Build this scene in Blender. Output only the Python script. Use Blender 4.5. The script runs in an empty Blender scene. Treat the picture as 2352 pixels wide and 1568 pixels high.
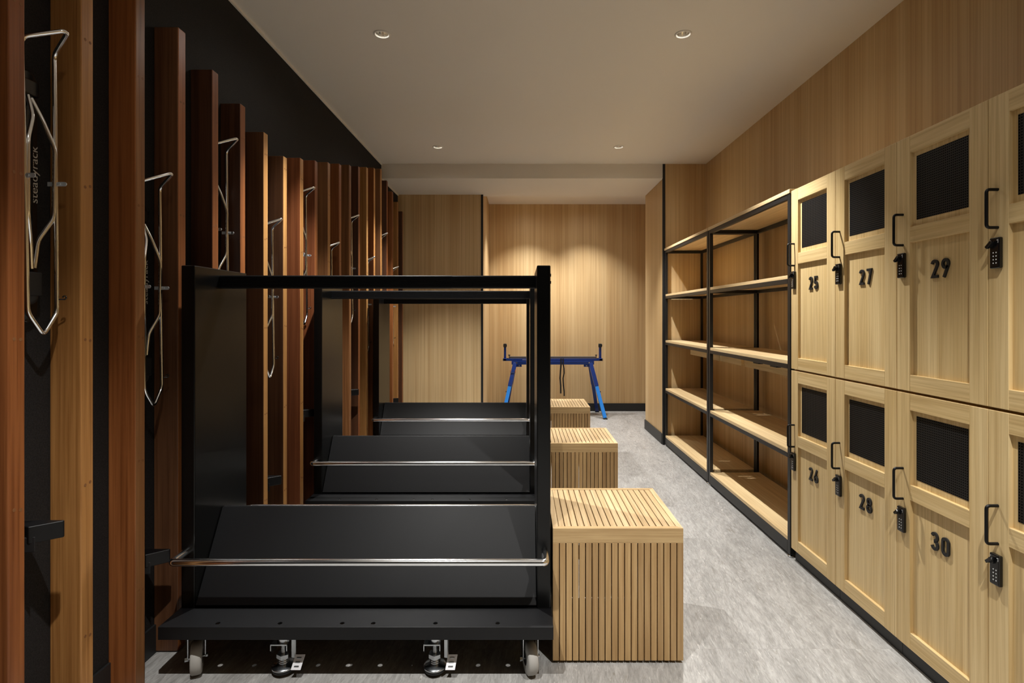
import bpy, math, random
from mathutils import Vector, Matrix
random.seed(7)
S = bpy.context.scene
COL = S.collection
PI = math.pi

# ------------------------------------------------------------------ mesh builder
class MB:
    def __init__(self):
        self.v, self.f, self.m, self.s = [], [], [], []
    def _add(self, vs, fs, mi=0, smooth=False):
        n = len(self.v)
        self.v += [tuple(p) for p in vs]
        for f in fs:
            self.f.append([i + n for i in f]); self.m.append(mi); self.s.append(smooth)
        return self
    def box(self, x0, x1, y0, y1, z0, z1, mi=0):
        vs = [(x0,y0,z0),(x1,y0,z0),(x1,y1,z0),(x0,y1,z0),(x0,y0,z1),(x1,y0,z1),(x1,y1,z1),(x0,y1,z1)]
        fs = [(0,3,2,1),(4,5,6,7),(0,1,5,4),(1,2,6,5),(2,3,7,6),(3,0,4,7)]
        return self._add(vs, fs, mi)
    def obox(self, c, ax, ay, az, mi=0):
        """box from centre and three half-axis vectors"""
        c, ax, ay, az = map(Vector, (c, ax, ay, az))
        vs = [c+sx*ax+sy*ay+sz*az for sz in (-1,1) for sx, sy in ((-1,-1),(1,-1),(1,1),(-1,1))]
        fs = [(0,3,2,1),(4,5,6,7),(0,1,5,4),(1,2,6,5),(2,3,7,6),(3,0,4,7)]
        return self._add(vs, fs, mi)
    def prism(self, poly, z0, z1, mi=0, axis='z'):
        """poly: ccw list of 2D points extruded along an axis"""
        n = len(poly)
        def P(a, b, t):
            return {'z': (a,b,t), 'x': (t,a,b), 'y': (b,t,a)}[axis]
        vs = [P(a,b,z0) for a,b in poly] + [P(a,b,z1) for a,b in poly]
        fs = [tuple(reversed(range(n))), tuple(range(n,2*n))]
        fs += [(i,(i+1)%n,n+(i+1)%n,n+i) for i in range(n)]
        return self._add(vs, fs, mi)
    def cyl(self, p0, p1, r0, r1=None, n=20, mi=0, caps=True, smooth=True):
        p0, p1 = Vector(p0), Vector(p1); r1 = r0 if r1 is None else r1
        d = (p1-p0).normalized()
        a = Vector((0,0,1)) if abs(d.z) < .9 else Vector((1,0,0))
        u = d.cross(a).normalized(); w = d.cross(u)
        ring = [(math.cos(2*PI*i/n), math.sin(2*PI*i/n)) for i in range(n)]
        vs = [p0+(u*c+w*s)*r0 for c,s in ring] + [p1+(u*c+w*s)*r1 for c,s in ring]
        fs = [(i,n+i,n+(i+1)%n,(i+1)%n) for i in range(n)]
        self._add(vs, fs, mi, smooth)
        if caps:
            self._add(vs[:n], [tuple(range(n))], mi)
            self._add(vs[n:], [tuple(reversed(range(n)))], mi)
        return self
    def lathe(self, prof, n=32, c=(0,0,0), mi=0, axis='z', smooth=True):
        vs, fs = [], []
        for r, h in prof:
            for i in range(n):
                a = 2*PI*i/n; x, y = r*math.cos(a), r*math.sin(a)
                p = {'z':(x,y,h),'x':(h,x,y),'y':(y,h,x)}[axis]
                vs.append((p[0]+c[0],p[1]+c[1],p[2]+c[2]))
        for k in range(len(prof)-1):
            for i in range(n):
                j = (i+1)%n
                fs.append((k*n+i,k*n+j,(k+1)*n+j,(k+1)*n+i))
        return self._add(vs, fs, mi, smooth)
    def tube(self, pts, r, n=10, closed=False, rad=0.0, seg=5, mi=0):
        """round rod along a polyline with filleted corners"""
        P = [Vector(p) for p in pts]; m = len(P)
        path = []
        for i in range(m):
            if (not closed and i in (0, m-1)) or rad <= 0:
                path.append(P[i]); continue
            a, b, c = P[(i-1)%m], P[i], P[(i+1)%m]
            d1, d2 = (a-b), (c-b)
            L = min(rad, d1.length*.45, d2.length*.45)
            s, e = b+d1.normalized()*L, b+d2.normalized()*L
            for k in range(seg+1):
                t = k/seg
                path.append(s*(1-t)**2 + b*2*t*(1-t) + e*t*t)
        m = len(path); vs, fs = [], []; prev = None
        for i in range(m):
            if closed: t = path[(i+1)%m]-path[(i-1)%m]
            else: t = path[min(i+1,m-1)]-path[max(i-1,0)]
            t.normalize()
            if prev is None:
                a = Vector((0,0,1)) if abs(t.z) < .9 else Vector((1,0,0))
                u = t.cross(a).normalized()
            else:
                u = (prev - t*prev.dot(t)).normalized()
            prev = u; w = t.cross(u)
            for k in range(n):
                q = 2*PI*k/n
                vs.append(path[i]+(u*math.cos(q)+w*math.sin(q))*r)
        for i in range(m if closed else m-1):
            for k in range(n):
                j = (i+1)%m
                fs.append((i*n+k,j*n+k,j*n+(k+1)%n,i*n+(k+1)%n))
        self._add(vs, fs, mi, True)
        if not closed:
            self._add(vs[:n], [tuple(reversed(range(n)))], mi)
            self._add(vs[-n:], [tuple(range(n))], mi)
        return self
    def ribbon(self, pts, w, t, side=(1,0,0), mi=0):
        """flat strap of width w and thickness t following pts"""
        P = [Vector(p) for p in pts]; sd = Vector(side).normalized(); vs, fs = [], []
        for i, p in enumerate(P):
            tg = (P[min(i+1,len(P)-1)]-P[max(i-1,0)]).normalized(); nn = tg.cross(sd).normalized()
            for a, b in ((-1,-1),(1,-1),(1,1),(-1,1)): vs.append(p+sd*a*w/2+nn*b*t/2)
        for i in range(len(P)-1):
            for k in range(4): fs.append((i*4+k,i*4+(k+1)%4,(i+1)*4+(k+1)%4,(i+1)*4+k))
        fs += [(3,2,1,0), tuple(range(len(vs)-4,len(vs)))]
        return self._add(vs, fs, mi)
    def holed(self, x0, x1, y0, y1, z, holes, r, half, up=True, mi=0, n=24):
        """flat sheet with round holes, holes on a grid"""
        xs = sorted({x0,x1}|{h[0]-half for h in holes}|{h[0]+half for h in holes})
        ys = sorted({y0,y1}|{h[1]-half for h in holes}|{h[1]+half for h in holes})
        for i in range(len(xs)-1):
            for j in range(len(ys)-1):
                cx, cy = (xs[i]+xs[i+1])/2, (ys[j]+ys[j+1])/2
                hit = [h for h in holes if abs(h[0]-cx) < half*.99 and abs(h[1]-cy) < half*.99]
                if not hit:
                    vs = [(xs[i],ys[j],z),(xs[i+1],ys[j],z),(xs[i+1],ys[j+1],z),(xs[i],ys[j+1],z)]
                    self._add(vs, [(0,1,2,3) if up else (3,2,1,0)], mi)
                else:
                    hx, hy = hit[0]; vs = []
                    for k in range(n):
                        a = 2*PI*k/n; c, s = math.cos(a), math.sin(a); q = half/max(abs(c),abs(s))
                        vs += [(hx+c*r,hy+s*r,z),(hx+c*q,hy+s*q,z)]
                    fs = []
                    for k in range(n):
                        a, b, c2, d = 2*k, 2*k+1, 2*((k+1)%n)+1, 2*((k+1)%n)
                        fs.append((a,b,c2,d) if up else (d,c2,b,a))
                    self._add(vs, fs, mi)
        return self
    def build(self, name, mats, parent=None, bevel=0, seg=2, loc=None, kind=None):
        me = bpy.data.meshes.new(name)
        me.from_pydata(self.v, [], self.f)
        for mt in (mats if isinstance(mats, (list,tuple)) else [mats]): me.materials.append(mt)
        me.polygons.foreach_set('material_index', self.m)
        me.polygons.foreach_set('use_smooth', self.s)
        me.update()
        o = bpy.data.objects.new(name, me); COL.objects.link(o)
        if parent is not None: o.parent = parent
        if loc is not None: o.location = loc
        if bevel:
            b = o.modifiers.new('edge', 'BEVEL'); b.width = bevel; b.segments = seg
            b.limit_method = 'ANGLE'; b.angle_limit = math.radians(50)
        if kind: o['kind'] = kind
        return o

def tag(o, label, cat, group=None):
    o['label'] = label; o['category'] = cat
    if group: o['group'] = group
    return o
def thing(name, label, cat, loc=(0,0,0), group=None):
    o = bpy.data.objects.new(name, None); COL.objects.link(o); o.location = loc
    o.empty_display_size = .05
    return tag(o, label, cat, group)
def copy_tree(o, parent=None):
    c = o.copy(); COL.objects.link(c)
    if parent is not None: c.parent = parent
    for ch in list(o.children): copy_tree(ch, c)
    return c

# ------------------------------------------------------------------ materials
def lin(r, g, b):
    f = lambda c: ((c/255+.055)/1.055)**2.4 if c/255 > .04045 else c/255/12.92
    return (f(r), f(g), f(b), 1)
def new_mat(name):
    m = bpy.data.materials.new(name); m.use_nodes = True
    nt = m.node_tree; b = nt.nodes['Principled BSDF']
    return m, nt, b
def plain(name, rgb, rough=.5, metal=0, spec=.5, coat=0):
    m, nt, b = new_mat(name)
    b.inputs['Base Color'].default_value = lin(*rgb)
    b.inputs['Roughness'].default_value = rough
    b.inputs['Metallic'].default_value = metal
    b.inputs['Specular IOR Level'].default_value = spec
    b.inputs['Coat Weight'].default_value = coat
    return m
def N(nt, t, **kw):
    n = nt.nodes.new(t)
    for k, v in kw.items(): setattr(n, k, v)
    return n
def mathn(nt, op, a, b=None, clamp=False):
    n = N(nt, 'ShaderNodeMath', operation=op, use_clamp=clamp)
    for i, q in enumerate((a, b)):
        if q is None: continue
        if isinstance(q, (int,float)): n.inputs[i].default_value = q
        else: nt.links.new(q, n.inputs[i])
    return n.outputs[0]
def noise(nt, vec, scale, detail=4, rough=.55, dist=0):
    n = N(nt, 'ShaderNodeTexNoise')
    n.inputs['Scale'].default_value = scale; n.inputs['Detail'].default_value = detail
    n.inputs['Roughness'].default_value = rough; n.inputs['Distortion'].default_value = dist
    nt.links.new(vec, n.inputs['Vector'])
    return n.outputs['Fac']
def ramp(nt, fac, stops):
    n = N(nt, 'ShaderNodeValToRGB'); e = n.color_ramp.elements
    while len(e) < len(stops): e.new(.5)
    for i, (p, c) in enumerate(stops): e[i].position = p; e[i].color = c
    nt.links.new(fac, n.inputs[0]); return n.outputs[0]
def mixc(nt, fac, a, b, mode='MIX'):
    n = N(nt, 'ShaderNodeMix', data_type='RGBA', blend_type=mode)
    for sock, q in ((n.inputs[0],fac),(n.inputs[6],a),(n.inputs[7],b)):
        if isinstance(q, (int,float)): sock.default_value = q
        elif isinstance(q, tuple): sock.default_value = q
        else: nt.links.new(q, sock)
    return n.outputs[2]
def scaled(nt, vec, sc):
    n = N(nt, 'ShaderNodeMapping'); n.inputs['Scale'].default_value = sc
    nt.links.new(vec, n.inputs['Vector']); return n.outputs[0]
def objvec(nt, per_object=True, island=0):
    tc = N(nt, 'ShaderNodeTexCoord'); v = tc.outputs['Object']
    add = N(nt, 'ShaderNodeVectorMath', operation='ADD'); nt.links.new(v, add.inputs[0])
    comb = N(nt, 'ShaderNodeCombineXYZ')
    if per_object:
        oi = N(nt, 'ShaderNodeObjectInfo'); q = oi.outputs['Random']
        if island:
            g = N(nt, 'ShaderNodeNewGeometry'); q = mathn(nt, 'ADD', q, mathn(nt, 'MULTIPLY', g.outputs['Random Per Island'], 3.7))
        s = mathn(nt, 'MULTIPLY', q, 37.0)
        for i in range(3): nt.links.new(s, comb.inputs[i])
    nt.links.new(comb.outputs[0], add.inputs[1])
    return add.outputs[0]
def wood(name, light, dark, axis='z', rough=.42, broad=9, fine=120, along=.5, contrast=1.0, island=0, spec=.4, grain=.55):
    m, nt, b = new_mat(name)
    v = objvec(nt, True, island)
    def sc(a, c): return tuple(c if ax == axis else a for ax in 'xyz')
    n1 = noise(nt, scaled(nt, v, sc(broad, along)), 1, 5, .6, .35)
    n2 = noise(nt, scaled(nt, v, sc(fine, along*4)), 1, 3, .6)
    n3 = noise(nt, scaled(nt, v, sc(broad*5, along*1.5)), 1, 4, .6, .6)
    c = ramp(nt, n1, [(.5-.22/contrast, lin(*dark)), (.5+.2/contrast, lin(*light))])
    streak = ramp(nt, n2, [(.36, (.72,.66,.58,1)), (.56, (1,1,1,1))])
    c = mixc(nt, grain, c, streak, 'MULTIPLY')
    s3 = ramp(nt, n3, [(.38, (.82,.76,.68,1)), (.6, (1.04,1.04,1.04,1))])
    c = mixc(nt, .5, c, s3, 'MULTIPLY')
    if island:
        g = N(nt, 'ShaderNodeNewGeometry')
        t = ramp(nt, g.outputs['Random Per Island'], [(0, (.80,.76,.74,1)), (.5, (.97,.95,.92,1)), (1, (1.1,1.08,1.05,1))])
        c = mixc(nt, island, c, t, 'MULTIPLY')
    nt.links.new(c, b.inputs['Base Color'])
    b.inputs['Roughness'].default_value = rough
    b.inputs['Specular IOR Level'].default_value = spec
    bp = N(nt, 'ShaderNodeBump'); bp.inputs['Strength'].default_value = .06; bp.inputs['Distance'].default_value = .002
    nt.links.new(n2, bp.inputs['Height']); nt.links.new(bp.outputs[0], b.inputs['Normal'])
    return m

M = {}
M['oak_wall'] = wood('oak_veneer_wall', (214,188,144), (190,157,110), 'z', .5, 7, 110, .18)
M['oak'] = wood('oak_vertical', (225,201,152), (204,175,121), 'z', .45, 14, 170, .7)
M['oak_y'] = wood('oak_horizontal', (225,201,152), (204,175,121), 'y', .45, 14, 170, .7)
M['oak_shelf'] = wood('oak_shelf', (228,205,162), (210,181,134), 'y', .45, 14, 170, .6)
M['teak'] = wood('teak_slat', (192,162,116), (160,128,86), 'z', .5, 20, 160, 1.2, island=.9)
M['teak_y'] = wood('teak_slat_top', (206,182,144), (184,157,116), 'y', .5, 20, 160, 1.2, island=.6)
M['teak_x'] = wood('teak_frame', (202,174,128), (178,148,104), 'x', .5, 20, 160, 1.2)
M['plug'] = plain('dowel_plug', (120,78,42), .6)
M['paint'] = plain('ceiling_paint', (226,221,212), .85, spec=.2)
M['black'] = plain('black_powder_coat', (8,8,10), .44, spec=.3)
M['black_matte'] = plain('black_matte', (15,15,16), .55)
M['black_gloss'] = plain('black_gloss', (12,12,13), .2)
M['shelf_black'] = plain('shelf_black_steel', (24,24,25), .42, spec=.4)
M['skirt'] = plain('black_skirting', (27,28,29), .5)
M['chrome'] = plain('chrome', (243,245,247), .15, 1)
M['zinc'] = plain('zinc_plate', (190,194,198), .24, 1)
M['alu'] = plain('pedal_aluminium', (238,238,242), .4, .3)
M['clip'] = plain('clip_steel', (205,210,214), .4, .6)
M['rubber'] = plain('grey_rubber', (158,155,150), .6)
M['rubber_black'] = plain('black_rubber', (20,20,20), .7)
M['white'] = plain('white_print', (225,225,225), .5)
M['grey_print'] = plain('grey_print', (165,158,148), .5)
M['blue'] = plain('dark_blue_paint', (16,50,126), .3)
M['blue_light'] = plain('bright_blue_paint', (34,134,232), .4)
M['strap'] = plain('strap_webbing', (22,22,24), .8)
M['orange'] = plain('orange_plastic', (200,90,30), .5)
M['silver'] = plain('reflector_silver', (225,222,215), .16, 1)
M['darkpanel'] = plain('semi_gloss_black_panel', (8,8,8), .28, spec=.34)

def black_wall():
    m, nt, b = new_mat('black_felt_wall')
    n = noise(nt, scaled(nt, objvec(nt, False), (240,240,240)), 1, 3, .7)
    n2 = noise(nt, scaled(nt, objvec(nt, False), (9,9,9)), 1, 4, .6)
    c = ramp(nt, n, [(.35, lin(17,16,16)), (.7, lin(38,36,36))])
    c = mixc(nt, .4, c, ramp(nt, n2, [(.3,(.7,.7,.7,1)),(.7,(1.1,1.1,1.1,1))]), 'MULTIPLY')
    nt.links.new(c, b.inputs['Base Color']); b.inputs['Roughness'].default_value = .75
    b.inputs['Specular IOR Level'].default_value = .25
    return m
M['black_wall'] = black_wall()

def floor_mat():
    m, nt, b = new_mat('grey_vinyl_tile')
    v = objvec(nt, False)
    sn = N(nt, 'ShaderNodeVectorMath', operation='SNAP'); nt.links.new(v, sn.inputs[0]); sn.inputs[1].default_value = (.48,.48,10)
    wn = N(nt, 'ShaderNodeTexWhiteNoise', noise_dimensions='3D'); nt.links.new(sn.outputs[0], wn.inputs['Vector'])
    off = N(nt, 'ShaderNodeVectorMath', operation='SCALE'); nt.links.new(wn.outputs['Color'], off.inputs[0]); off.inputs['Scale'].default_value = .25
    ad = N(nt, 'ShaderNodeVectorMath', operation='ADD'); nt.links.new(v, ad.inputs[0]); nt.links.new(off.outputs[0], ad.inputs[1])
    rot = N(nt, 'ShaderNodeMapping'); rot.inputs['Rotation'].default_value = (0,0,math.radians(6)); nt.links.new(ad.outputs[0], rot.inputs['Vector'])
    w = rot.outputs[0]
    big = noise(nt, scaled(nt, w, (8,2.0,1)), 1, 6, .65, 1.2)
    mid = noise(nt, scaled(nt, w, (42,8.5,1)), 1, 6, .68, 1.6)
    fin = noise(nt, scaled(nt, w, (150,26,1)), 1, 4, .65, 1.0)
    flk = noise(nt, scaled(nt, w, (75,14,1)), 1, 5, .65, 1.8)
    drk = noise(nt, scaled(nt, v, (34,6,1)), 1, 6, .72, 1.6)
    c = ramp(nt, big, [(.3, lin(147,145,142)), (.68, lin(172,170,167))])
    c = mixc(nt, .8, c, ramp(nt, mid, [(.34, (.67,.665,.655,1)), (.62, (1.08,1.08,1.08,1))]), 'MULTIPLY')
    c = mixc(nt, .75, c, ramp(nt, fin, [(.36, (.76,.76,.755,1)), (.6, (1.07,1.07,1.07,1))]), 'MULTIPLY')
    c = mixc(nt, ramp(nt, flk, [(.61,(0,0,0,1)),(.72,(.7,.7,.7,1))]), c, lin(214,211,206))
    c = mixc(nt, ramp(nt, drk, [(.585,(0,0,0,1)),(.70,(.75,.75,.75,1))]), c, lin(120,115,105))
    sp = N(nt, 'ShaderNodeSeparateXYZ'); nt.links.new(v, sp.inputs[0])
    fy = mathn(nt, 'FRACT', mathn(nt, 'ADD', mathn(nt, 'DIVIDE', sp.outputs[1], .48), 20.0))
    c = mixc(nt, mathn(nt, 'MULTIPLY', mathn(nt, 'LESS_THAN', fy, .005), .15), c, lin(120,118,116))
    tone = ramp(nt, wn.outputs['Value'], [(0,(.985,.985,.985,1)),(1,(1.015,1.015,1.015,1))])
    c = mixc(nt, 1.0, c, tone, 'MULTIPLY')
    nt.links.new(c, b.inputs['Base Color'])
    b.inputs['Roughness'].default_value = .48; b.inputs['Specular IOR Level'].default_value = .35
    bp = N(nt, 'ShaderNodeBump'); bp.inputs['Strength'].default_value = .1; bp.inputs['Distance'].default_value = .002
    nt.links.new(fin, bp.inputs['Height']); nt.links.new(bp.outputs[0], b.inputs['Normal'])
    return m
M['floor'] = floor_mat()

def perf_mat():
    m, nt, b = new_mat('perforated_black_metal')
    tc = N(nt, 'ShaderNodeTexCoord'); sp = N(nt, 'ShaderNodeSeparateXYZ'); nt.links.new(tc.outputs['Object'], sp.inputs[0])
    p = .0075
    def cell(s):
        f = mathn(nt, 'FRACT', mathn(nt, 'ADD', mathn(nt, 'DIVIDE', s, p), 100.0))
        return mathn(nt, 'POWER', mathn(nt, 'SUBTRACT', f, .5), 2.0)
    d = mathn(nt, 'SQRT', mathn(nt, 'ADD', cell(sp.outputs[1]), cell(sp.outputs[2])))
    hole = mathn(nt, 'LESS_THAN', d, .27)
    c = mixc(nt, hole, lin(24,22,21), lin(4,4,4))
    nt.links.new(c, b.inputs['Base Color'])
    nt.links.new(mathn(nt, 'SUBTRACT', .3, mathn(nt, 'MULTIPLY', hole, .3)), b.inputs['Specular IOR Level'])
    b.inputs['Roughness'].default_value = .5
    bp = N(nt, 'ShaderNodeBump'); bp.inputs['Strength'].default_value = .8; bp.inputs['Distance'].default_value = .001
    nt.links.new(mathn(nt, 'SUBTRACT', 1.0, hole), bp.inputs['Height']); nt.links.new(bp.outputs[0], b.inputs['Normal'])
    return m
M['perf'] = perf_mat()

def lamp_mat():
    m, nt, b = new_mat('lamp_glow')
    b.inputs['Emission Color'].default_value = (1,.93,.82,1); b.inputs['Emission Strength'].default_value = 14
    return m
M['lamp'] = lamp_mat()

# ------------------------------------------------------------------ room constants
XL, XR = -1.263, 1.66          # black wall, oak wall
ZC, ZS = 2.527, 2.397          # ceiling, soffit
YE, YB = 4.978, 6.76            # end panel / soffit front, back wall
YP = 5.64                      # face of the oak partition on the black wall's end
LIGHT_X, LIGHT_Y = (-.678, .786), (2.689, 4.474)

# ------------------------------------------------------------------ setting
def struct(name, mb, mat, bevel=0): return mb.build(name, mat, None, bevel, kind='structure')
struct('floor', MB().box(XL-.15, 2.3, -3.6, 7.0, -.06, 0), M['floor'])
cl = MB()
vis = [(x, y) for x in LIGHT_X for y in LIGHT_Y]
cl.holed(XL-.15, 2.3, -3.6, 7.0, ZC, vis, .031, .06, up=False)
cl.box(XL, 1.274, YE, 5.72, ZS, ZC+.02)
struct('ceiling', cl, M['paint'])
struct('wall_left', MB().box(XL-.12, XL, -3.6, YP+.02, 0, ZC+.1), M['black_wall'])
struct('wall_right', MB().box(XR, XR+.12, -3.6, YE+.02, 0, ZC+.1), M['oak_wall'])
struct('wall_end', MB().box(1.277, 2.2, YE, 5.70, 0, ZC+.1), M['oak_wall'])
struct('wall_partition', MB().box(XL-.12, -.397, YP, YB+.02, 0, ZC+.1), M['oak_wall'])
struct('wall_back', MB().box(-.42, 2.3, YB, YB+.12, 0, ZC+.1), M['oak_wall'])
struct('wall_side', MB().box(2.2, 2.3, 5.0, YB+.02, 0, ZC+.1), M['oak_wall'])
struct('wall_front', MB().box(XL-.1, XR+.1, -3.6, -3.5, 0, ZC+.1), M['black_wall'])
struct('trim_1', MB().box(1.270, 1.292, YE-.006, YE+.016, 0, ZC-.001), M['black_matte'], .001)
struct('trim_2', MB().box(-.414, -.392, YP-.006, YP+.016, 0, ZS), M['black_matte'], .001)
struct('trim_3', MB().box(XL, XL+.008, -3.5, YE, ZC-.012, ZC), M['paint'])
struct('trim_4', MB().box(XL, XL+.008, YE, YP, ZS-.012, ZS), M['paint'])
struct('baseboard_back', MB().box(-.39, 2.2, YB-.012, YB, 0, .095), M['skirt'], .001)
struct('baseboard_right', MB().box(1.266, 1.277, YE+.018, 5.70, 0, .095), M['skirt'], .001)
struct('baseboard_left', MB().box(XL, XL+.008, -3.5, YP, 0, .097), M['skirt'], .001)
struct('baseboard_partition', MB().box(XL+.01, -.416, YP-.01, YP, 0, .095), M['skirt'], .001)

# ------------------------------------------------------------------ lights
def spot(name, x, y, z, e, parent=None, size=87, blend=.6, spill=.045):
    L = bpy.data.lights.new(name, 'SPOT'); L.energy = e; L.spot_size = math.radians(size); L.spot_blend = blend
    L.shadow_soft_size = .02; L.color = (1, .985, .95)
    o = bpy.data.objects.new(name, L); COL.objects.link(o)
    o.location = (x, y, z)
    if parent is not None: o.parent = parent
    if not spill: return o
    # weak wide spill of the same lamp's reflector
    L2 = bpy.data.lights.new(name, 'SPOT'); L2.energy = e*spill; L2.spot_size = math.radians(168); L2.spot_blend = 1
    L2.shadow_soft_size = .02; L2.color = (1, .965, .90)
    o2 = bpy.data.objects.new(name, L2); COL.objects.link(o2); o2.location = (x, y, z)
    return o
E = 200
def downlight():
    t = thing('ceiling_downlight', 'tmp', 'ceiling light')
    MB().lathe([(.041,-.0005),(.041,-.003),(.039,-.005),(.033,-.005),(.0305,-.002),(.0305,.004)], 40).build('trim_ring', M['paint'], t)
    prof = [(.0305,.003),(.029,.012),(.026,.024),(.021,.036),(.015,.045)]
    MB().lathe(prof, 16, smooth=False).build('reflector', M['silver'], t)
    MB().lathe([(.0001,.0445),(.0155,.0445)], 20).build('lamp_lens', M['lamp'], t)
    return t
dl = downlight()
places = {(0,0):'round recessed downlight in the ceiling, front left of the four', (1,0):'round recessed downlight in the ceiling, front right of the four',
          (0,1):'small round recessed downlight near the ceiling beam, rear left of the four', (1,1):'small round recessed downlight near the ceiling beam, rear right of the four'}
first = True
for j, y in enumerate(LIGHT_Y):
    for i, x in enumerate(LIGHT_X):
        o = dl if first else copy_tree(dl)
        first = False
        o.location = (x, y, ZC); tag(o, places[(i,j)], 'ceiling light', 'recessed ceiling downlights')
        spot('downlight_or_fill', x, y, ZC-.008, E)
for y in (.66, -1.25):  # pair behind the camera is added fill for bounce light, no fittings
    for x in (-.46, .786): spot('downlight_or_fill', x, y, ZC-.008, E, spill=0 if y < 0 else .045)
for x in (.075, .766): spot('downlight_or_fill', x, 6.25, ZC-.008, E*.68, None, 96, .85)

# ------------------------------------------------------------------ timber slats on the black wall
PITCH, Y0 = .2095, 1.270
tops = {1:2.295,2:2.246,3:2.197,4:2.148,5:2.096,6:2.047,7:1.998,8:1.949,9:2.000,10:2.046,11:2.094,12:2.143,13:2.193,14:2.240,15:2.291,16:2.342,17:2.391,18:2.343,19:2.295,20:2.244,21:2.193}
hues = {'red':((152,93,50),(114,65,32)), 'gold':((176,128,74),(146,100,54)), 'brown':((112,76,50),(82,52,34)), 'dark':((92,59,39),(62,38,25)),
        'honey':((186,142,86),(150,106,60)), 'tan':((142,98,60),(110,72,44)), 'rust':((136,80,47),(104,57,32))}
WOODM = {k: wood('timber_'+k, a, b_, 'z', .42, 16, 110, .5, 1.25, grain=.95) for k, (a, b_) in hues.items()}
slat_list = [('red','reddish brown'),('gold','golden amber'),('red','reddish brown'),('brown','walnut brown'),('dark','dark red brown'),('dark','dark red brown'),
  ('brown','golden edged brown'),('brown','honey edged brown'),('rust','rust red'),('rust','rust red'),('tan','tan brown'),('red','reddish brown'),('tan','tan brown'),
  ('dark','dark red brown'),('gold','golden brown'),('red','reddish brown'),('tan','tan brown'),('dark','dark red brown'),('red','reddish brown'),('gold','golden brown'),('dark','dark red brown')]
where = ['cut off by the left photo edge','right of the nearest bike rack','left of the second bike rack','behind the front cart\'s near post','left of the third bike rack',
  'right of the third bike rack','left of the fourth bike rack','right of the fourth bike rack, shortest','left of the fifth bike rack','right of the fifth bike rack','left of the sixth bike rack',
  'right of the sixth bike rack','left of the seventh bike rack','right of the seventh bike rack','left of the eighth bike rack','right of the eighth bike rack','left of the ninth bike rack, tallest',
  'under the soffit','left of the farthest bike rack','right of the farthest bike rack','beside the oak partition']
ordn = ['nearest','second','third','fourth','fifth','sixth','seventh','eighth','ninth','tenth','eleventh','twelfth','thirteenth','fourteenth','fifteenth','sixteenth','seventeenth','eighteenth','nineteenth','twentieth','farthest']
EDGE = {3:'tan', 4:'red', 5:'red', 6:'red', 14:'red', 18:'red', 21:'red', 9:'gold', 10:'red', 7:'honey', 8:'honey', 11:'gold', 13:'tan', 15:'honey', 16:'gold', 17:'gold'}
for n in range(1, 22):
    mb = MB().box(0, .084, 0, .043, .004, tops[n])
    for z in (.30, .70, 1.10, 1.50, 1.90):
        if z < tops[n]-.03:
            jit = random.uniform(-.012,.012)
            for yy, dz in ((.0145, 0), (.0315, random.uniform(-.006,.006))):
                mb.cyl((.0838, yy, z+jit+dz), (.0844, yy, z+jit+dz), .0042, n=14, mi=1, smooth=False)
    k, words = slat_list[n-1]
    mb.m[3] = 2                                       # paler narrow face: sapwood on some boards, light painted into the colour on others
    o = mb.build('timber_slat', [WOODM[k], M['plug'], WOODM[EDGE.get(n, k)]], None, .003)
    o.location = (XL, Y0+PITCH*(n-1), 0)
    tag(o, f'{words} timber slat, {ordn[n-1]} of the row, {where[n-1]}', 'timber slat', 'upright timber slats along the black wall')

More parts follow.
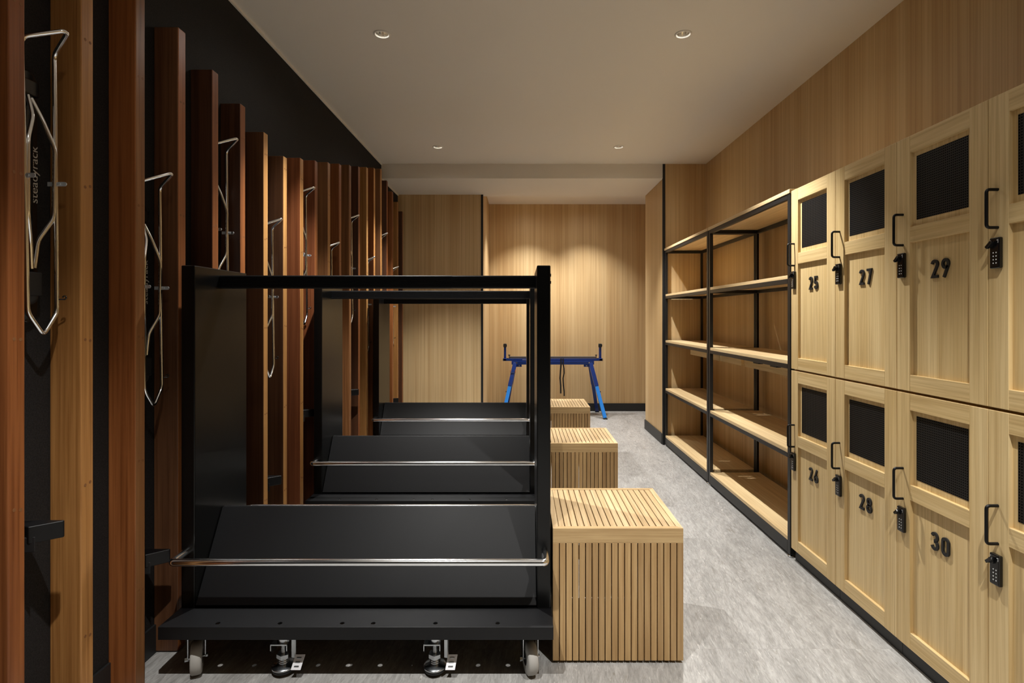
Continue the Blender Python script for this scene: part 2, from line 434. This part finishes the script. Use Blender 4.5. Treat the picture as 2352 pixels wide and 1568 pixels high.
# ------------------------------------------------------------------ bike racks
def text_mesh(txt, length, depth=.0004, sx=1.0, shear=0.0, off=.0):
    cu = bpy.data.curves.new('lettering', 'FONT'); cu.body = txt; cu.size = 1; cu.extrude = 0; cu.shear = shear; cu.offset = off
    ob = bpy.data.objects.new('lettering', cu); COL.objects.link(ob)
    dg = bpy.context.evaluated_depsgraph_get(); dg.update()
    me = bpy.data.meshes.new_from_object(ob.evaluated_get(dg))
    bpy.data.objects.remove(ob); bpy.data.curves.remove(cu)
    xs = [v.co.x for v in me.vertices]; s = length/(max(xs)-min(xs)); x0 = min(xs)
    return me, s, x0
def make_rack():
    t = thing('hanging_bike_rack', 'tmp', 'bike rack')
    w = .043
    hoop = [(.054,0,0),(.054,w,.057),(.054,w,.728),(.117,0,.766),(.054,-w,.728),(.054,-w,.057)]
    # wide hook: corners at the tip are rounded
    P = [(.056,0,.0),(.055,w,.057),(.048,w,.728),(.112,.006,.764),(.112,-.006,.764),(.046,-w-.007,.728),(.055,-w,.057)]
    MB().tube(P, .0053, 12, True, .016, 5).build('wheel_hoop', M['chrome'], t)
    for name, pts in (('upper_arm', [(.020,-.004,.604),(.040,-.012,.548),(.050,-.037,.484),(.050,-.037,.296),(.034,-.012,.236),(.030,-.004,.168)]),
                      ('upper_arm', [(.020,.006,.600),(.036,.020,.552),(.052,.041,.480),(.050,.039,.302),(.032,.012,.240),(.030,.004,.170)])):
        MB().tube(pts, .0052, 12, False, .014, 4).build('swing_arm', M['chrome'], t)
    bb = MB()
    poly = []
    for (cy, cz, a0) in ((.0,.062,PI),(.0,.640,0)):
        for k in range(9):
            a = a0+PI*k/8; poly.append((cy+.030*math.cos(a), cz+.030*math.sin(a)))
    bb.prism(poly, 0, .016, axis='x')
    bb.box(.014,.022,-.012,.012,.16,.62)
    bb.box(.010,.026,-.020,.024,.606,.645)
    body = bb.build('backbone', M['black_gloss'], t, .003)
    h = MB(); h.box(.012,.034,-.020,.024,.100,.160); h.lathe([(.0001,.032),(.012,.032),(.022,.026),(.024,.012)], 20, (0,.0,.10), axis='x')
    h.build('pivot_housing', M['black_matte'], t, .003)
    me, s, x0 = text_mesh('steadyrack', .146, shear=.0, off=.004)
    vs = [Vector((.0168, .0285-(v.co.y*s*.92), .338+(v.co.x-x0)*s)) for v in me.vertices]
    mb = MB()._add(vs, [tuple(p.vertices) for p in me.polygons])
    mb.build('lettering', M['grey_print'], body); bpy.data.meshes.remove(me)
    for sg in (-1, 1):
        c = MB(); c.box(.028,.072,sg*.046-.001,sg*.046+.001,.3865,.3975)
        c.cyl((.072,sg*.046-.001,.392),(.072,sg*.046+.001,.392),.0055,n=14,smooth=False)
        c.cyl((.060,sg*.046-.004,.392),(.060,sg*.046+.004,.392),.0032,n=10)
        c.build('clip', M['clip'], t)
    hk = MB(); pts = [(.060,.044,.092),(.068,.048,.092)]
    for k in range(9):
        a = -PI/2+PI*1.5*k/8; pts.append((.0695+.0046*math.cos(a), .049, .0966+.0046*math.sin(a)))
    hk.tube(pts, .0018, 8).build('keeper_hook', M['black_gloss'], t)
    return t
rack = make_rack()
rk_where = ['nearest, brand lettering in full view','second, hung low left of the front cart','third, high above the front cart\'s side panel','fourth, low beside a honey edged slat',
 'fifth, high past a rust red slat','sixth, low, only its hook clear','seventh, high behind the cart rails','eighth, low beside a golden slat','ninth, high under the ceiling beam','farthest, low by the oak partition']
RPY = [1.395+2*PITCH*k for k in range(10)]
for k in range(10):
    r = rack if k == 0 else copy_tree(rack)
    r.location = (XL, RPY[k], 1.106 if k % 2 == 0 else .857)
    tag(r, 'chrome bike rack on black wall, ' + rk_where[k], 'bike rack', 'bike racks between the timber slats')
def make_rest():
    t = thing('mounted_tyre_rest', 'tmp', 'tyre rest')
    MB().prism([(.064,-.052),(.115,-.009),(.113,-.003),(.053,-.003),(.0,-.014),(.0,-.030)], .0, .042).build('rest_wedge', M['black'], t, .0025, 3)
    MB().prism([(0,-.070),(.076,-.045),(.0245,-.014),(0,-.012)], -.022, .016).build('bracket', M['black_matte'], t, .002)
    return t
rest = make_rest(); fr = True
for k, w_ in ((0,'nearest, low between the first two slats'),(1,'second, beside the left end of the front cart rail'),(3,'third, just above the first cart panel'),(4,'fourth, left of the second cart'),(6,'fifth, behind the second cart'),(9,'farthest, small above the third cart panel')):
    r = rest if fr else copy_tree(rest); fr = False
    r.location = (XL, RPY[k], .600 if k % 2 == 0 else .352)
    tag(r, 'black wedge tyre rest, ' + w_, 'tyre rest', 'black tyre rests below the bike racks')

# ------------------------------------------------------------------ carts
def make_caster(t, x, y, spin):
    e = MB()
    c = Vector((x, y, 0))
    R = Matrix.Rotation(spin, 3, 'Z')
    def T(mb): mb.v = [tuple(c + R @ Vector(p)) for p in mb.v]; return mb
    f = MB(); f.cyl((0,.02,.150),(0,.02,.134),.024,n=20); f.box(-.0245,.0245,-.012,.046,.131,.1335)
    for sg in (-1,1): f.prism([(-.010,.132),(-.010,.060),(.000,.044),(.010,.060),(.044,.132)], sg*.0245-.0012, sg*.0245+.0012, axis='x')
    f.cyl((-.034,0,.052),(-.025,0,.052),.0075,n=6,smooth=False); f.cyl((.025,0,.052),(.031,0,.052),.006,n=14); f.cyl((-.025,0,.052),(.025,0,.052),.004,n=8)
    fork = T(f).build('caster', M['zinc'], t)
    w = MB().lathe([(.022,-.017),(.036,-.017),(.047,-.016),(.0510,-.012),(.052,0),(.0510,.012),(.047,.016),(.036,.017),(.022,.017)], 40, (0,0,.052), axis='x')
    T(w).build('tyre', M['rubber'], fork)
    hb = MB().lathe([(.004,-.016),(.034,-.0155),(.036,-.0172)], 32, (0,0,.052), axis='x').lathe([(.004,.016),(.034,.0155),(.036,.0172)], 32, (0,0,.052), axis='x')
    T(hb).build('wheel_hub', M['black_matte'], fork)
def make_jack(t, x, y, sgn):
    j = MB(); c = (x, y, 0)
    j.cyl((x,y+.006,.150),(x,y+.006,.104),.022,n=24)
    # folded bracket with two cheeks
    j.box(x-.034,x+.020,y-.022,y+.020,.101,.1045)
    for xx in (-.034,.0175):
        j.prism([(y-.022,.103),(y-.022,.084),(y-.006,.068),(y+.020,.068),(y+.020,.103)], x+xx, x+xx+.0025, axis='x')
    j.cyl((x,y,.103),(x,y,.040),.0075,n=16)
    for k in range(8): j.lathe([(.0075,.0),(.0088,.0015),(.0075,.003)], 16, (x,y,.070+k*.0036))
    j.cyl((x,y,.066),(x,y,.054),.0215,n=6,smooth=False)
    for zz in (.050,.044,.038): j.lathe([(.012,-.003),(.0165,0),(.012,.003)], 24, (x,y,zz))
    body = j.build('floor_lock', M['zinc'], t)
    MB().lathe([(.0001,.036),(.016,.035),(.024,.030),(.036,.028),(.0375,.025),(.036,.022),(.0001,.022)], 36, (x,y,0)).build('foot_disc', M['zinc'], body)
    MB().lathe([(.0001,.022),(.034,.022),(.035,.018),(.033,.012),(.0001,.012)], 36, (x,y,0)).build('rubber_pad', M['rubber_black'], body)
    p = MB(); s = sgn
    px, py = x+.050, y-.018*s
    p.prism([(px-.018,py+.002),(px-.008,py+.000),(px-.005,py+.004),(px-.016,py+.006)], .060, .150)
    p.build('pedal_arm', M['zinc'], body)
    q = MB()
    ax, ay, az = Vector((.0155,0,.0)), Vector((-.003,-.0125*s,-.0175)), Vector((0,-.0010*s,.0008))
    cc = Vector((px+.006, py-.006*s, .050))
    q.obox(cc, ax, ay, az)
    for u in (-.55, 0, .55): q.obox(cc+ay*u+az*1.6, ax*.5, ay*.11, az*.7, 1)
    q.build('pedal', [M['alu'], M['zinc']], body, .002)
def make_cart():
    t = thing('rolling_rack', 'tmp', 'rolling rack')
    hx, hy, zt = .615, .285, .187
    holes = [(sx*(.049+.196*k)-.0005, sy*.2615) for k in range(3) for sx in (-1,1) for sy in (-1,1)]
    b = MB(); b.holed(-hx,hx,-hy,hy,zt,holes,.0072,.02); b.holed(-hx,hx,-hy,hy,zt-.003,holes,.0072,.02,up=False)
    for h in holes: b.cyl((h[0],h[1],zt-.003),(h[0],h[1],zt),.0072,n=24,caps=False)
    for y0, y1 in ((-hy,-hy+.003),(hy-.003,hy)): b.box(-hx,hx,y0,y1,.148,zt-.0002)
    for x0, x1 in ((-hx,-hx+.003),(hx-.003,hx)): b.box(x0,x1,-hy+.003,hy-.003,.148,zt-.0002)
    for y in (-hy+.002, hy-.002): b.cyl((-hx+.002,y,zt-.0014),(hx-.002,y,zt-.0014),.0018,n=8)
    b.build('base_tray', M['black'], t)
    for sg in (-1,1):
        s = MB(); s.box(min(sg*.567,sg*.612),max(sg*.567,sg*.612),-.173,.173,zt,1.323)
        for yy, zz in ((-.15,1.292),(-.15,1.268),(.15,1.292),(.15,1.268)): s.cyl((sg*.612,yy,zz),(sg*.615,yy,zz),.005,n=14)
        s.build('side_panel', M['darkpanel'], t, .003)
    # inclined display panels leaning on each other
    for sg in (-1,1):
        p = MB()
        lo, hi = Vector((0,sg*.168,.194)), Vector((0,sg*.002,.4645))
        d = (hi-lo); n_ = Vector((0,d.z,-d.y)).normalized()*.0025*sg
        p.obox((lo+hi)/2+n_, (.565,0,0), d/2, n_)
        p.build('sloping_panel', M['black'], t, .001)
    # ribbed hanging rail in two telescoping lengths
    def rail(x0, x1, k):
        prof = []
        yh, z0, z1 = .022*k, 1.278-.023*k, 1.278+.023*k
        pts = [(-yh,z0+.003),(-yh+.003,z0)]
        pts += [(yh-.003,z0),(yh,z0+.003)]
        side = []
        m = 8
        for i in range(m):
            za = z0+.006+(z1-z0-.012)*i/m; zb = z0+.006+(z1-z0-.012)*(i+.55)/m
            side += [(yh,za),(yh-.0016,za+.0008),(yh-.0016,zb),(yh,zb+.0008)]
        pts += side + [(yh,z1-.003),(yh-.003,z1),(-yh+.003,z1),(-yh,z1-.003)] + [(-a,c) for a,c in reversed(side)]
        mb.prism(pts, x0, x1, axis='x')
    mb = MB(); rail(-.567,.266,1.0); rail(.266,.567,.975)
    mb.build('top_rail', M['black'], t)
    for sg in (-1,1):
        yb = sg*.254
        MB().tube([(-.592,sg*.173,.378),(-.592,yb,.375),(.592,yb,.375),(.592,sg*.173,.378)], .0118, 20, False, .012, 8).build('guard_rail', M['chrome'], t)
    for x, y, sp in ((-.535,-.215,.44),(.543,-.215,.25),(-.535,.215,PI),(.543,.215,PI)): make_caster(t, x, y, sp)
    for x, y, s in ((-.254,-.215,1),(.236,-.215,1),(-.254,.215,-1),(.236,.215,-1)): make_jack(t, x, y, s)
    return t
cart = make_cart()
for k, (x, y, lab) in enumerate(((-.516,2.005,'black rolling rack nearest the camera, its casters and chrome rail in full view'),
                                 (-.520,3.185,'black rolling rack in the middle, behind the front one'),
                                 (-.528,4.418,'black rolling rack farthest back, beside the oak partition'))):
    c = cart if k == 0 else copy_tree(cart)
    c.location = (x, y, 0); tag(c, lab, 'rolling rack', 'black rolling racks in a row')

# ------------------------------------------------------------------ teak box benches
def make_bench():
    t = thing('slatted_bench', 'tmp', 'bench')
    W, D, H = .434, .431, .450
    hw, hd, fz = W/2, D/2, .010
    h0 = H-.050; bw = .0195; bi = .0195
    for poly, mt in (([(-hw,-hd),(hw,-hd),(hw-bw,-hd+bi),(-hw+bw,-hd+bi)],'teak_x'), ([(-hw+bw,hd-bi),(hw-bw,hd-bi),(hw,hd),(-hw,hd)],'teak_x'),
                     ([(-hw,-hd),(-hw+bw,-hd+bi),(-hw+bw,hd-bi),(-hw,hd)],'teak_y'), ([(hw-bw,-hd+bi),(hw,-hd),(hw,hd),(hw-bw,hd-bi)],'teak_y')):
        MB().prism(poly, h0, H).build('lid_border', M[mt], t, .0012)
    n = 18; a, b_ = -hw+bw, hw-bw; g = .0032; p = (b_-a)/n
    ls = MB()
    for i in range(n): ls.box(a+p*i+(g/2 if i else .0015), a+p*(i+1)-(g/2 if i < n-1 else .0015), -hd+bi+.0012, hd-bi-.0012, H-.020, H-.0008)
    ls.build('lid_slats', M['teak_y'], t, .0008)
    ns = 20; q = W/ns; th = .016
    for nm, sg in (('front_slats',-1),('back_slats',1)):
        s = MB()
        for i in range(ns):
            gg = .0032
            s.box(-hw+q*i+(gg/2 if i else 0), -hw+q*(i+1)-(gg/2 if i < ns-1 else 0), min(sg*hd,sg*(hd-th)), max(sg*hd,sg*(hd-th)), fz, h0)
        s.build(nm, M['teak'], t, .0008)
    ns = 19; q = (D-2*th-.004)/ns
    for sg in (-1,1):
        s = MB()
        for i in range(ns):
            y0 = -hd+th+.002+q*i
            s.box(min(sg*hd,sg*(hd-th)), max(sg*hd,sg*(hd-th)), y0+.002, y0+q-.002, fz, h0)
        s.build('side_slats', M['teak'], t, .0008)
    for z0, z1 in ((.34,.38),):
        r = MB(); r.box(-hw+th,hw-th,-hd+th,-hd+th+.018,z0,z1); r.box(-hw+th,hw-th,hd-th-.018,hd-th,z0,z1)
        r.box(-hw+th,-hw+th+.018,-hd+th+.018,hd-th-.018,z0,z1); r.box(hw-th-.018,hw-th,-hd+th+.018,hd-th-.018,z0,z1)
        r.build('inner_rail', M['teak_x'], t)
    for sx in (-1,1):
        for sy in (-1,1):
            MB().box(min(sx*(hw-th),sx*(hw-.05)),max(sx*(hw-th),sx*(hw-.05)),min(sy*(hd-th),sy*(hd-.05)),max(sy*(hd-th),sy*(hd-.05)),0,h0-.002).build('leg', M['teak'], t)
    return t
bench = make_bench()
for k, (x, yf, lab) in enumerate(((.321,1.838,'slatted teak box bench nearest the camera, whole front face in view'),(.318,3.070,'slatted teak box bench in the middle of the three'),(.317,4.300,'slatted teak box bench farthest back, near the blue stand'))):
    b = bench if k == 0 else copy_tree(bench)
    b.location = (x, yf+.2155, 0); tag(b, lab, 'bench', 'slatted teak box benches')

# ------------------------------------------------------------------ blue tool stand
def make_stand():
    t = thing('tool_stand', 'blue folding tool stand with black straps before the oak back wall', 'tool stand', (.362,6.46,0))
    f = MB()
    f.box(-.478,.478,-.060,-.020,.598,.640); f.box(-.478,.478,.020,.060,.598,.640)
    f.build('main_beam', M['blue'], t, .003)
    e = MB(); e.box(-.572,.572,-.052,-.024,.640,.664); e.box(-.572,.572,.024,.052,.640,.664)
    e.box(-.572,-.540,-.052,.052,.641,.668); e.box(.540,.572,-.052,.052,.641,.668)
    eb = e.build('extension_tube', M['blue'], t, .002)
    caps = MB()
    for sx in (-1,1):
        for y in (-.038,.038): caps.box(min(sx*.572,sx*.582),max(sx*.572,sx*.582),y-.016,y+.016,.638,.668)
    caps.build('end_cap', M['zinc'], eb, .002)
    pl = MB(); pl.box(-.50,.50,-.018,.018,.655,.690); pl.build('tool_rail', plain('tool_rail_steel', (120,116,110), .4, .6), t, .002)
    for sx in (-1,1):
        u = MB(); u.box(sx*.555-.013,sx*.555+.013,-.020,.020,.664,.800); us = u.build('end_stop', M['blue'], t, .002)
        MB().box(sx*.555-.017,sx*.555+.017,-.026,.026,.795,.838).cyl((sx*.555-.020,-.012,.818),(sx*.555+.022,-.012,.818),.014,n=14).build('stop_head', M['rubber_black'], us, .004)
        k = MB(); k.cyl((sx*.505,-.03,.664),(sx*.505,-.03,.708),.005,n=10); k.lathe([(.0001,.702),(.013,.702),(.014,.708),(.008,.712),(.0001,.712)],16,(sx*.505,-.03,0)); k.lathe([(.0001,.664),(.012,.664),(.012,.672),(.0001,.672)],16,(sx*.525,-.03,0))
        k.build('clamp_knob', M['rubber_black'], t)
        br = MB(); br.box(min(sx*.36,sx*.43),max(sx*.36,sx*.43),-.058,-.020,.572,.600); br.cyl((sx*.42,-.066,.620),(sx*.42,-.058,.620),.008,n=14,mi=1); br.cyl((sx*.390,-.062,.585),(sx*.390,-.056,.585),.006,n=12,mi=1)
        br.build('leg_bracket', [M['blue'], M['zinc']], t, .002)
        for sy in (-1, 1):
            top = Vector((sx*.438, sy*.040, .615)); foot = Vector((sx*(.580 if sy < 0 else .552), sy*.235, .0))
            d = (foot-top); L = d.length; d.normalize()
            sxv = Vector((1,0,0)) - d*d.x; sxv.normalize(); syv = d.cross(sxv)
            w1, w2 = .022, .019
            mid = top+d*L*.42
            lg = MB().obox((top+mid)/2, sxv*w1, syv*w1, (mid-top)/2).build('leg', M['blue'], t, .002)
            MB().obox((mid+foot)/2-d*.006, sxv*w2, syv*w2, (foot-mid)/2-d*.006).build('leg_extension', M['blue_light'] if sy < 0 else M['blue'], lg, .002)
            ft = MB(); ft.box(foot.x-.024,foot.x+.024,foot.y-.024,foot.y+.024,0,.010); ft.build('foot', M['rubber_black'], lg, .003)
            if sy < 0:
                q = mid+d*.07+sxv*sx*.022; MB().cyl(q, q+Vector((sx*.010,0,0)), .006, n=10).build('lock_pin', M['rubber_black'], lg)
    lc = MB(); lc.box(-.494,-.432,-.105,-.099,.510,.514)
    for xx in (-.494,-.437): lc.box(xx,xx+.005,-.105,-.060,.510,.540,1)
    lc.build('leg_clip', [M['zinc'], M['orange']], t)
    MB().ribbon([(.094,-.066,.668),(.094,-.068,.60),(.088,-.066,.52),(.083,-.064,.44),(.090,-.066,.36),(.091,-.064,.265)], .017, .002, (1,0,.05)).build('strap', M['strap'], t)
    MB().ribbon([(.118,-.066,.668),(.120,-.068,.60),(.128,-.066,.555),(.130,-.064,.50),(.118,-.066,.44),(.122,-.064,.36),(.130,-.066,.29),(.131,-.064,.235)], .017, .002, (.8,.5,.05)).build('strap', M['strap'], t)
    mk = MB()
    x = -.352
    for k, w_ in enumerate((.005,.005,.004,.005,.006,.004,.005,.003,.005,.005,.004,.006,.005)):
        mk.box(x,x+w_*.7,-.0526,-.0519,.6495+.0008*(k%3),.6555); x += w_+.0012
    mk.build('maker_mark', M['white'], eb)
    return t
make_stand()

# ------------------------------------------------------------------ black framed shelf units
def make_shelf():
    t = thing('shelf_unit', 'tmp', 'shelf unit')
    L = 1.155; h = L/2; pw = .028; Dp = .340
    zs = [.092,.514,.942,1.353]
    for sy in (-1,1):
        for x0, px, py in ((0, .022, .028), (Dp-.018, .018, .018)):
            y0, y1 = sorted((sy*h, sy*(h-py)))
            p = MB().box(x0, x0+px, y0, y1, .012, 1.7445).build('post', M['shelf_black'], t, .002)
            fr_ = min(.018, py/2+.002)
            MB().lathe([(.0001,0),(fr_-.001,0),(fr_,.003),(fr_-.001,.006),(.006,.007),(.006,.014),(.0001,.014)], 24, (x0+px/2, (y0+y1)/2, 0)).build('levelling_foot', M['zinc'], p)
    def rails(z0, z1):
        for x0, xw in ((.0, .020), (Dp-.018, .018)): f.box(x0, x0+xw, -h+pw, h-pw, z0, z1)
        for sy in (-1,1):
            y0, y1 = sorted((sy*h, sy*(h-.022)))
            f.box(.0222, Dp-.0182, y0, y1, z0, z1)
    f = MB(); rails(1.720, 1.744); f.build('top_rail', M['shelf_black'], t, .001)
    for z in zs[1:]:
        f = MB(); rails(z-.040, z-.0185)
        f.build('shelf_rail', M['shelf_black'], t, .001)
        MB().box(.001, Dp-.004, -h+pw+.001, h-pw-.001, z-.018, z).build('shelf_board', M['oak_shelf'], t, .0008)
    f = MB(); f.box(.0,.020,-h+pw,h-pw,.014,.074)
    for sy in (-1,1):
        y0, y1 = sorted((sy*h, sy*(h-.022))); f.box(.0222, Dp-.0182, y0, y1, .050, .0735)
    f.build('kick_plate', M['shelf_black'], t, .001)
    MB().box(.001, Dp-.004, -h+pw+.001, h-pw-.001, .0742, .092).build('bottom_board', M['oak_shelf'], t, .0008)
    MB().box(-.004, Dp+.026, -h, h, 1.745, 1.764).build('top_board', M['oak_shelf'], t, .0008)
    return t
su = make_shelf()
su.location = (1.285, 2.645+.5775, 0)
tag(su, 'oak and black steel shelf unit next to the locker numbered 25', 'shelf unit', 'oak shelf units with black steel frames')
su2 = copy_tree(su); su2.location = (1.285, 3.812+.5775, 0)
tag(su2, 'oak and black steel shelf unit at the far end by the black corner trim', 'shelf unit', 'oak shelf units with black steel frames')
# oak battens and small clips fixed under the third shelf of each unit
MB().box(.080,.098,-.577,.157,.848,.9015).build('under_shelf_batten', M['oak_y'], su)
bt = MB().box(.080,.098,.213,.577,.848,.9015).build('under_shelf_batten', M['oak_y'], su)
bt2 = MB().box(.080,.098,-.577,.08,.848,.9015).build('under_shelf_batten', M['oak_y'], su2)
for y in (-.175,-.385): MB().box(.006,.030,y-.035,y+.035,.8945,.9018).build('mounting_clip', M['black_matte'], su)

# ------------------------------------------------------------------ lockers
def arc(cx, cy, rx, ry, a0, a1, n=14):
    return [(cx+rx*math.cos(math.radians(a0+(a1-a0)*k/n)), cy+ry*math.sin(math.radians(a0+(a1-a0)*k/n))) for k in range(n+1)]
sw = .150; lo, hi = sw/2, 1-sw/2
GLY = {
 '0': [(arc(.26,.74,.175,.175,0,180)+arc(.26,.26,.175,.175,180,360), True)],
 '2': [(arc(.255,.735,.175,.18,172,-32)+[(.115,lo),(.47,lo)], False)],
 '3': [(arc(.25,.725,.165,.19,165,-78,12)+arc(.25,.285,.185,.2025,78,-165,12), False)],
 '5': [([(.435,hi),(.125,hi),(.105,.53)]+arc(.25,.31,.185,.2275,128,-160), False)],
 '6': [(arc(.26,.29,.178,.2075,0,360,24)[:-1], True), ([(.36,1.0),(.105,.40)], False)],
 '7': [([(.05,hi),(.435,hi),(.19,.0)], False)],
 '8': [(arc(.26,.725,.155,.19,0,360,22)[:-1], True), (arc(.26,.285,.178,.2025,0,360,22)[:-1], True)],
 '9': [(arc(.26,.71,.178,.2075,0,360,24)[:-1], True), ([(.16,.0),(.415,.60)], False)],
}
def digits_mesh(txt, height, depth):
    """raised stroke digits; local: x = out of door (-), y = left of reader, z = up; centred"""
    mb = MB(); adv = .75; W = adv*(len(txt)-1)+.57
    for i, ch in enumerate(txt):
        for pts, closed in GLY[ch]:
            P = [Vector((a*1.09+adv*i-W/2, b-.5)) for a, b in pts]; m = len(P); Lf, Rt = [], []
            for k in range(m):
                a = P[(k-1)%m] if (closed or k > 0) else P[k]; c = P[(k+1)%m] if (closed or k < m-1) else P[k]
                d1 = (P[k]-a); d2 = (c-P[k])
                d1 = d1.normalized() if d1.length > 1e-9 else d2.normalized(); d2 = d2.normalized() if d2.length > 1e-9 else d1
                n1, n2 = Vector((-d1.y,d1.x)), Vector((-d2.y,d2.x)); nn = (n1+n2)
                nn = nn.normalized() if nn.length > 1e-6 else n1
                s = min(1/max(nn.dot(n1), .35), 2.2)
                Lf.append(P[k]+nn*sw/2*s); Rt.append(P[k]-nn*sw/2*s)
            def V(p, x): return (x, -p.x*height, p.y*height)
            vs = []
            for k in range(m): vs += [V(Lf[k],0), V(Rt[k],0), V(Rt[k],-depth), V(Lf[k],-depth)]
            fs = []
            for k in range(m if closed else m-1):
                a, b = 4*k, 4*((k+1)%m)
                for q in range(4): fs.append((a+q, a+(q+1)%4, b+(q+1)%4, b+q))
            if not closed: fs += [(3,2,1,0), (4*m-4,4*m-3,4*m-2,4*m-1)]
            mb._add(vs, fs)
    return mb
DW, DH, DT = .367, .8415, .020
def make_door(t, z0, num):
    hw = DW/2; st, rt, rb = .0625, .055, .054
    s = MB()
    for sg in (-1,1):
        y0, y1 = sorted((sg*hw, sg*(hw-st))); s.box(0, DT, y0, y1, 0, DH)
    door = s.build('locker_door', M['oak'], t, .0012, loc=(0,0,z0))
    iy = hw-st
    for za, zb in ((DH-rt, DH), (DH-.351, DH-.300), (0, rb)):
        MB().box(.0004, DT, -iy, iy, za, zb).build('cross_rail', M['oak_y'], door, .0012)
    MB().box(.0115, DT-.001, -iy-.002, iy+.002, rb-.002, DH-rt+.002).build('inset_panel', M['oak'], door)
    MB().box(-.0005, .0008, -.105, .105, -.104, .104).build('perforated_panel', M['perf'], door, loc=(.0112, 0, DH-.175))
    hy = .1535
    MB().tube([(0,hy,-.254),(-.031,hy,-.254),(-.031,hy,-.356),(0,hy,-.356)], .0042, 12, False, .010, 5).build('handle', M['black'], door, loc=(0,0,DH))
    lk = MB(); ly = .152
    lk.box(-.0115, 0, ly-.016, ly+.016, -.466, -.383)
    body = lk.build('keypad_lock', M['black_gloss'], door, .0035, 3, loc=(0,0,DH))
    k = MB(); k.cyl((-.0115,ly+.006,-.402),(-.016,ly+.006,-.402),.0085,n=18)
    k.obox((-.0185,ly+.007,-.402), (.0045,0,0), (0,.0085,-.0075), (0,.0026,.0030))
    k.build('turn_knob', M['black_gloss'], body, .001)
    bt = MB()
    for i in range(4):
        for jy in (-.0045,.0045): bt.cyl((-.0113,ly-.002+jy,-.424-i*.0093),(-.0120,ly-.002+jy,-.424-i*.0093),.0017,n=10,smooth=False)
    for q in range(4): bt.box(-.0119,-.0113,ly-.0128,ly-.0116,-.3985+q*.0026,-.3968+q*.0026)
    bt.box(-.0119,-.0113,ly-.0100,ly-.0085,-.3920,-.3900); bt.box(-.0119,-.0113,ly+.0105,ly+.0120,-.3915,-.3895)
    bt.build('keypad_marks', M['white'], body)
    if num:
        digits_mesh(num, .058, .0050).build('locker_number', M['black_matte'], door, loc=(.0115, 0, DH-.446))
def make_locker(yc, nums, label):
    t = thing('locker_cabinet', label, 'locker', (1.28, yc, 0), 'oak locker columns along the right wall')
    c = MB(); c.box(.0215,.374,-.1845,.1845,.060,1.748)
    c.build('carcass', M['oak'], t, .001)
    MB().box(.020,.374,-.1842,.1842,0,.0575).build('kick_plate', M['skirt'], t, .001)
    make_door(t, .907, nums[0]); make_door(t, .0575, nums[1])
    return t
for k, (nums, lab) in enumerate(((('25','26'),'oak locker column numbered 25 over 26, beside the shelf unit'),(('27','28'),'oak locker column numbered 27 over 28'),
        (('29','30'),'oak locker column numbered 29 over 30'),((None,None),'oak locker column without visible numbers, cut off by the right edge of the photo'))):
    make_locker(2.626-.185-.3695*k, nums, lab)

# ------------------------------------------------------------------ world, camera, view
w = bpy.data.worlds.new('World'); S.world = w; w.use_nodes = True
w.node_tree.nodes['Background'].inputs[0].default_value = (0,0,0,1)
cam = bpy.data.cameras.new('camera'); co = bpy.data.objects.new('camera', cam); COL.objects.link(co)
co.location = (0,0,1.153); co.rotation_euler = (PI/2,0,0)
cam.sensor_width = 36; cam.sensor_fit = 'HORIZONTAL'; cam.lens = 1270/2352*36
cam.shift_x = (1176-1198)/2352; cam.shift_y = -(784-727)/2352
cam.clip_start = .02
S.camera = co
S.view_settings.view_transform = 'Standard'; S.view_settings.look = 'None'
S.view_settings.exposure = 0.0; S.view_settings.gamma = 1; S.view_settings.use_curve_mapping = False
S.cycles.use_denoising = True
S.cycles.max_bounces = 16; S.cycles.diffuse_bounces = 12; S.cycles.glossy_bounces = 6
S.cycles.sample_clamp_indirect = 6
S.cycles.caustics_reflective = False
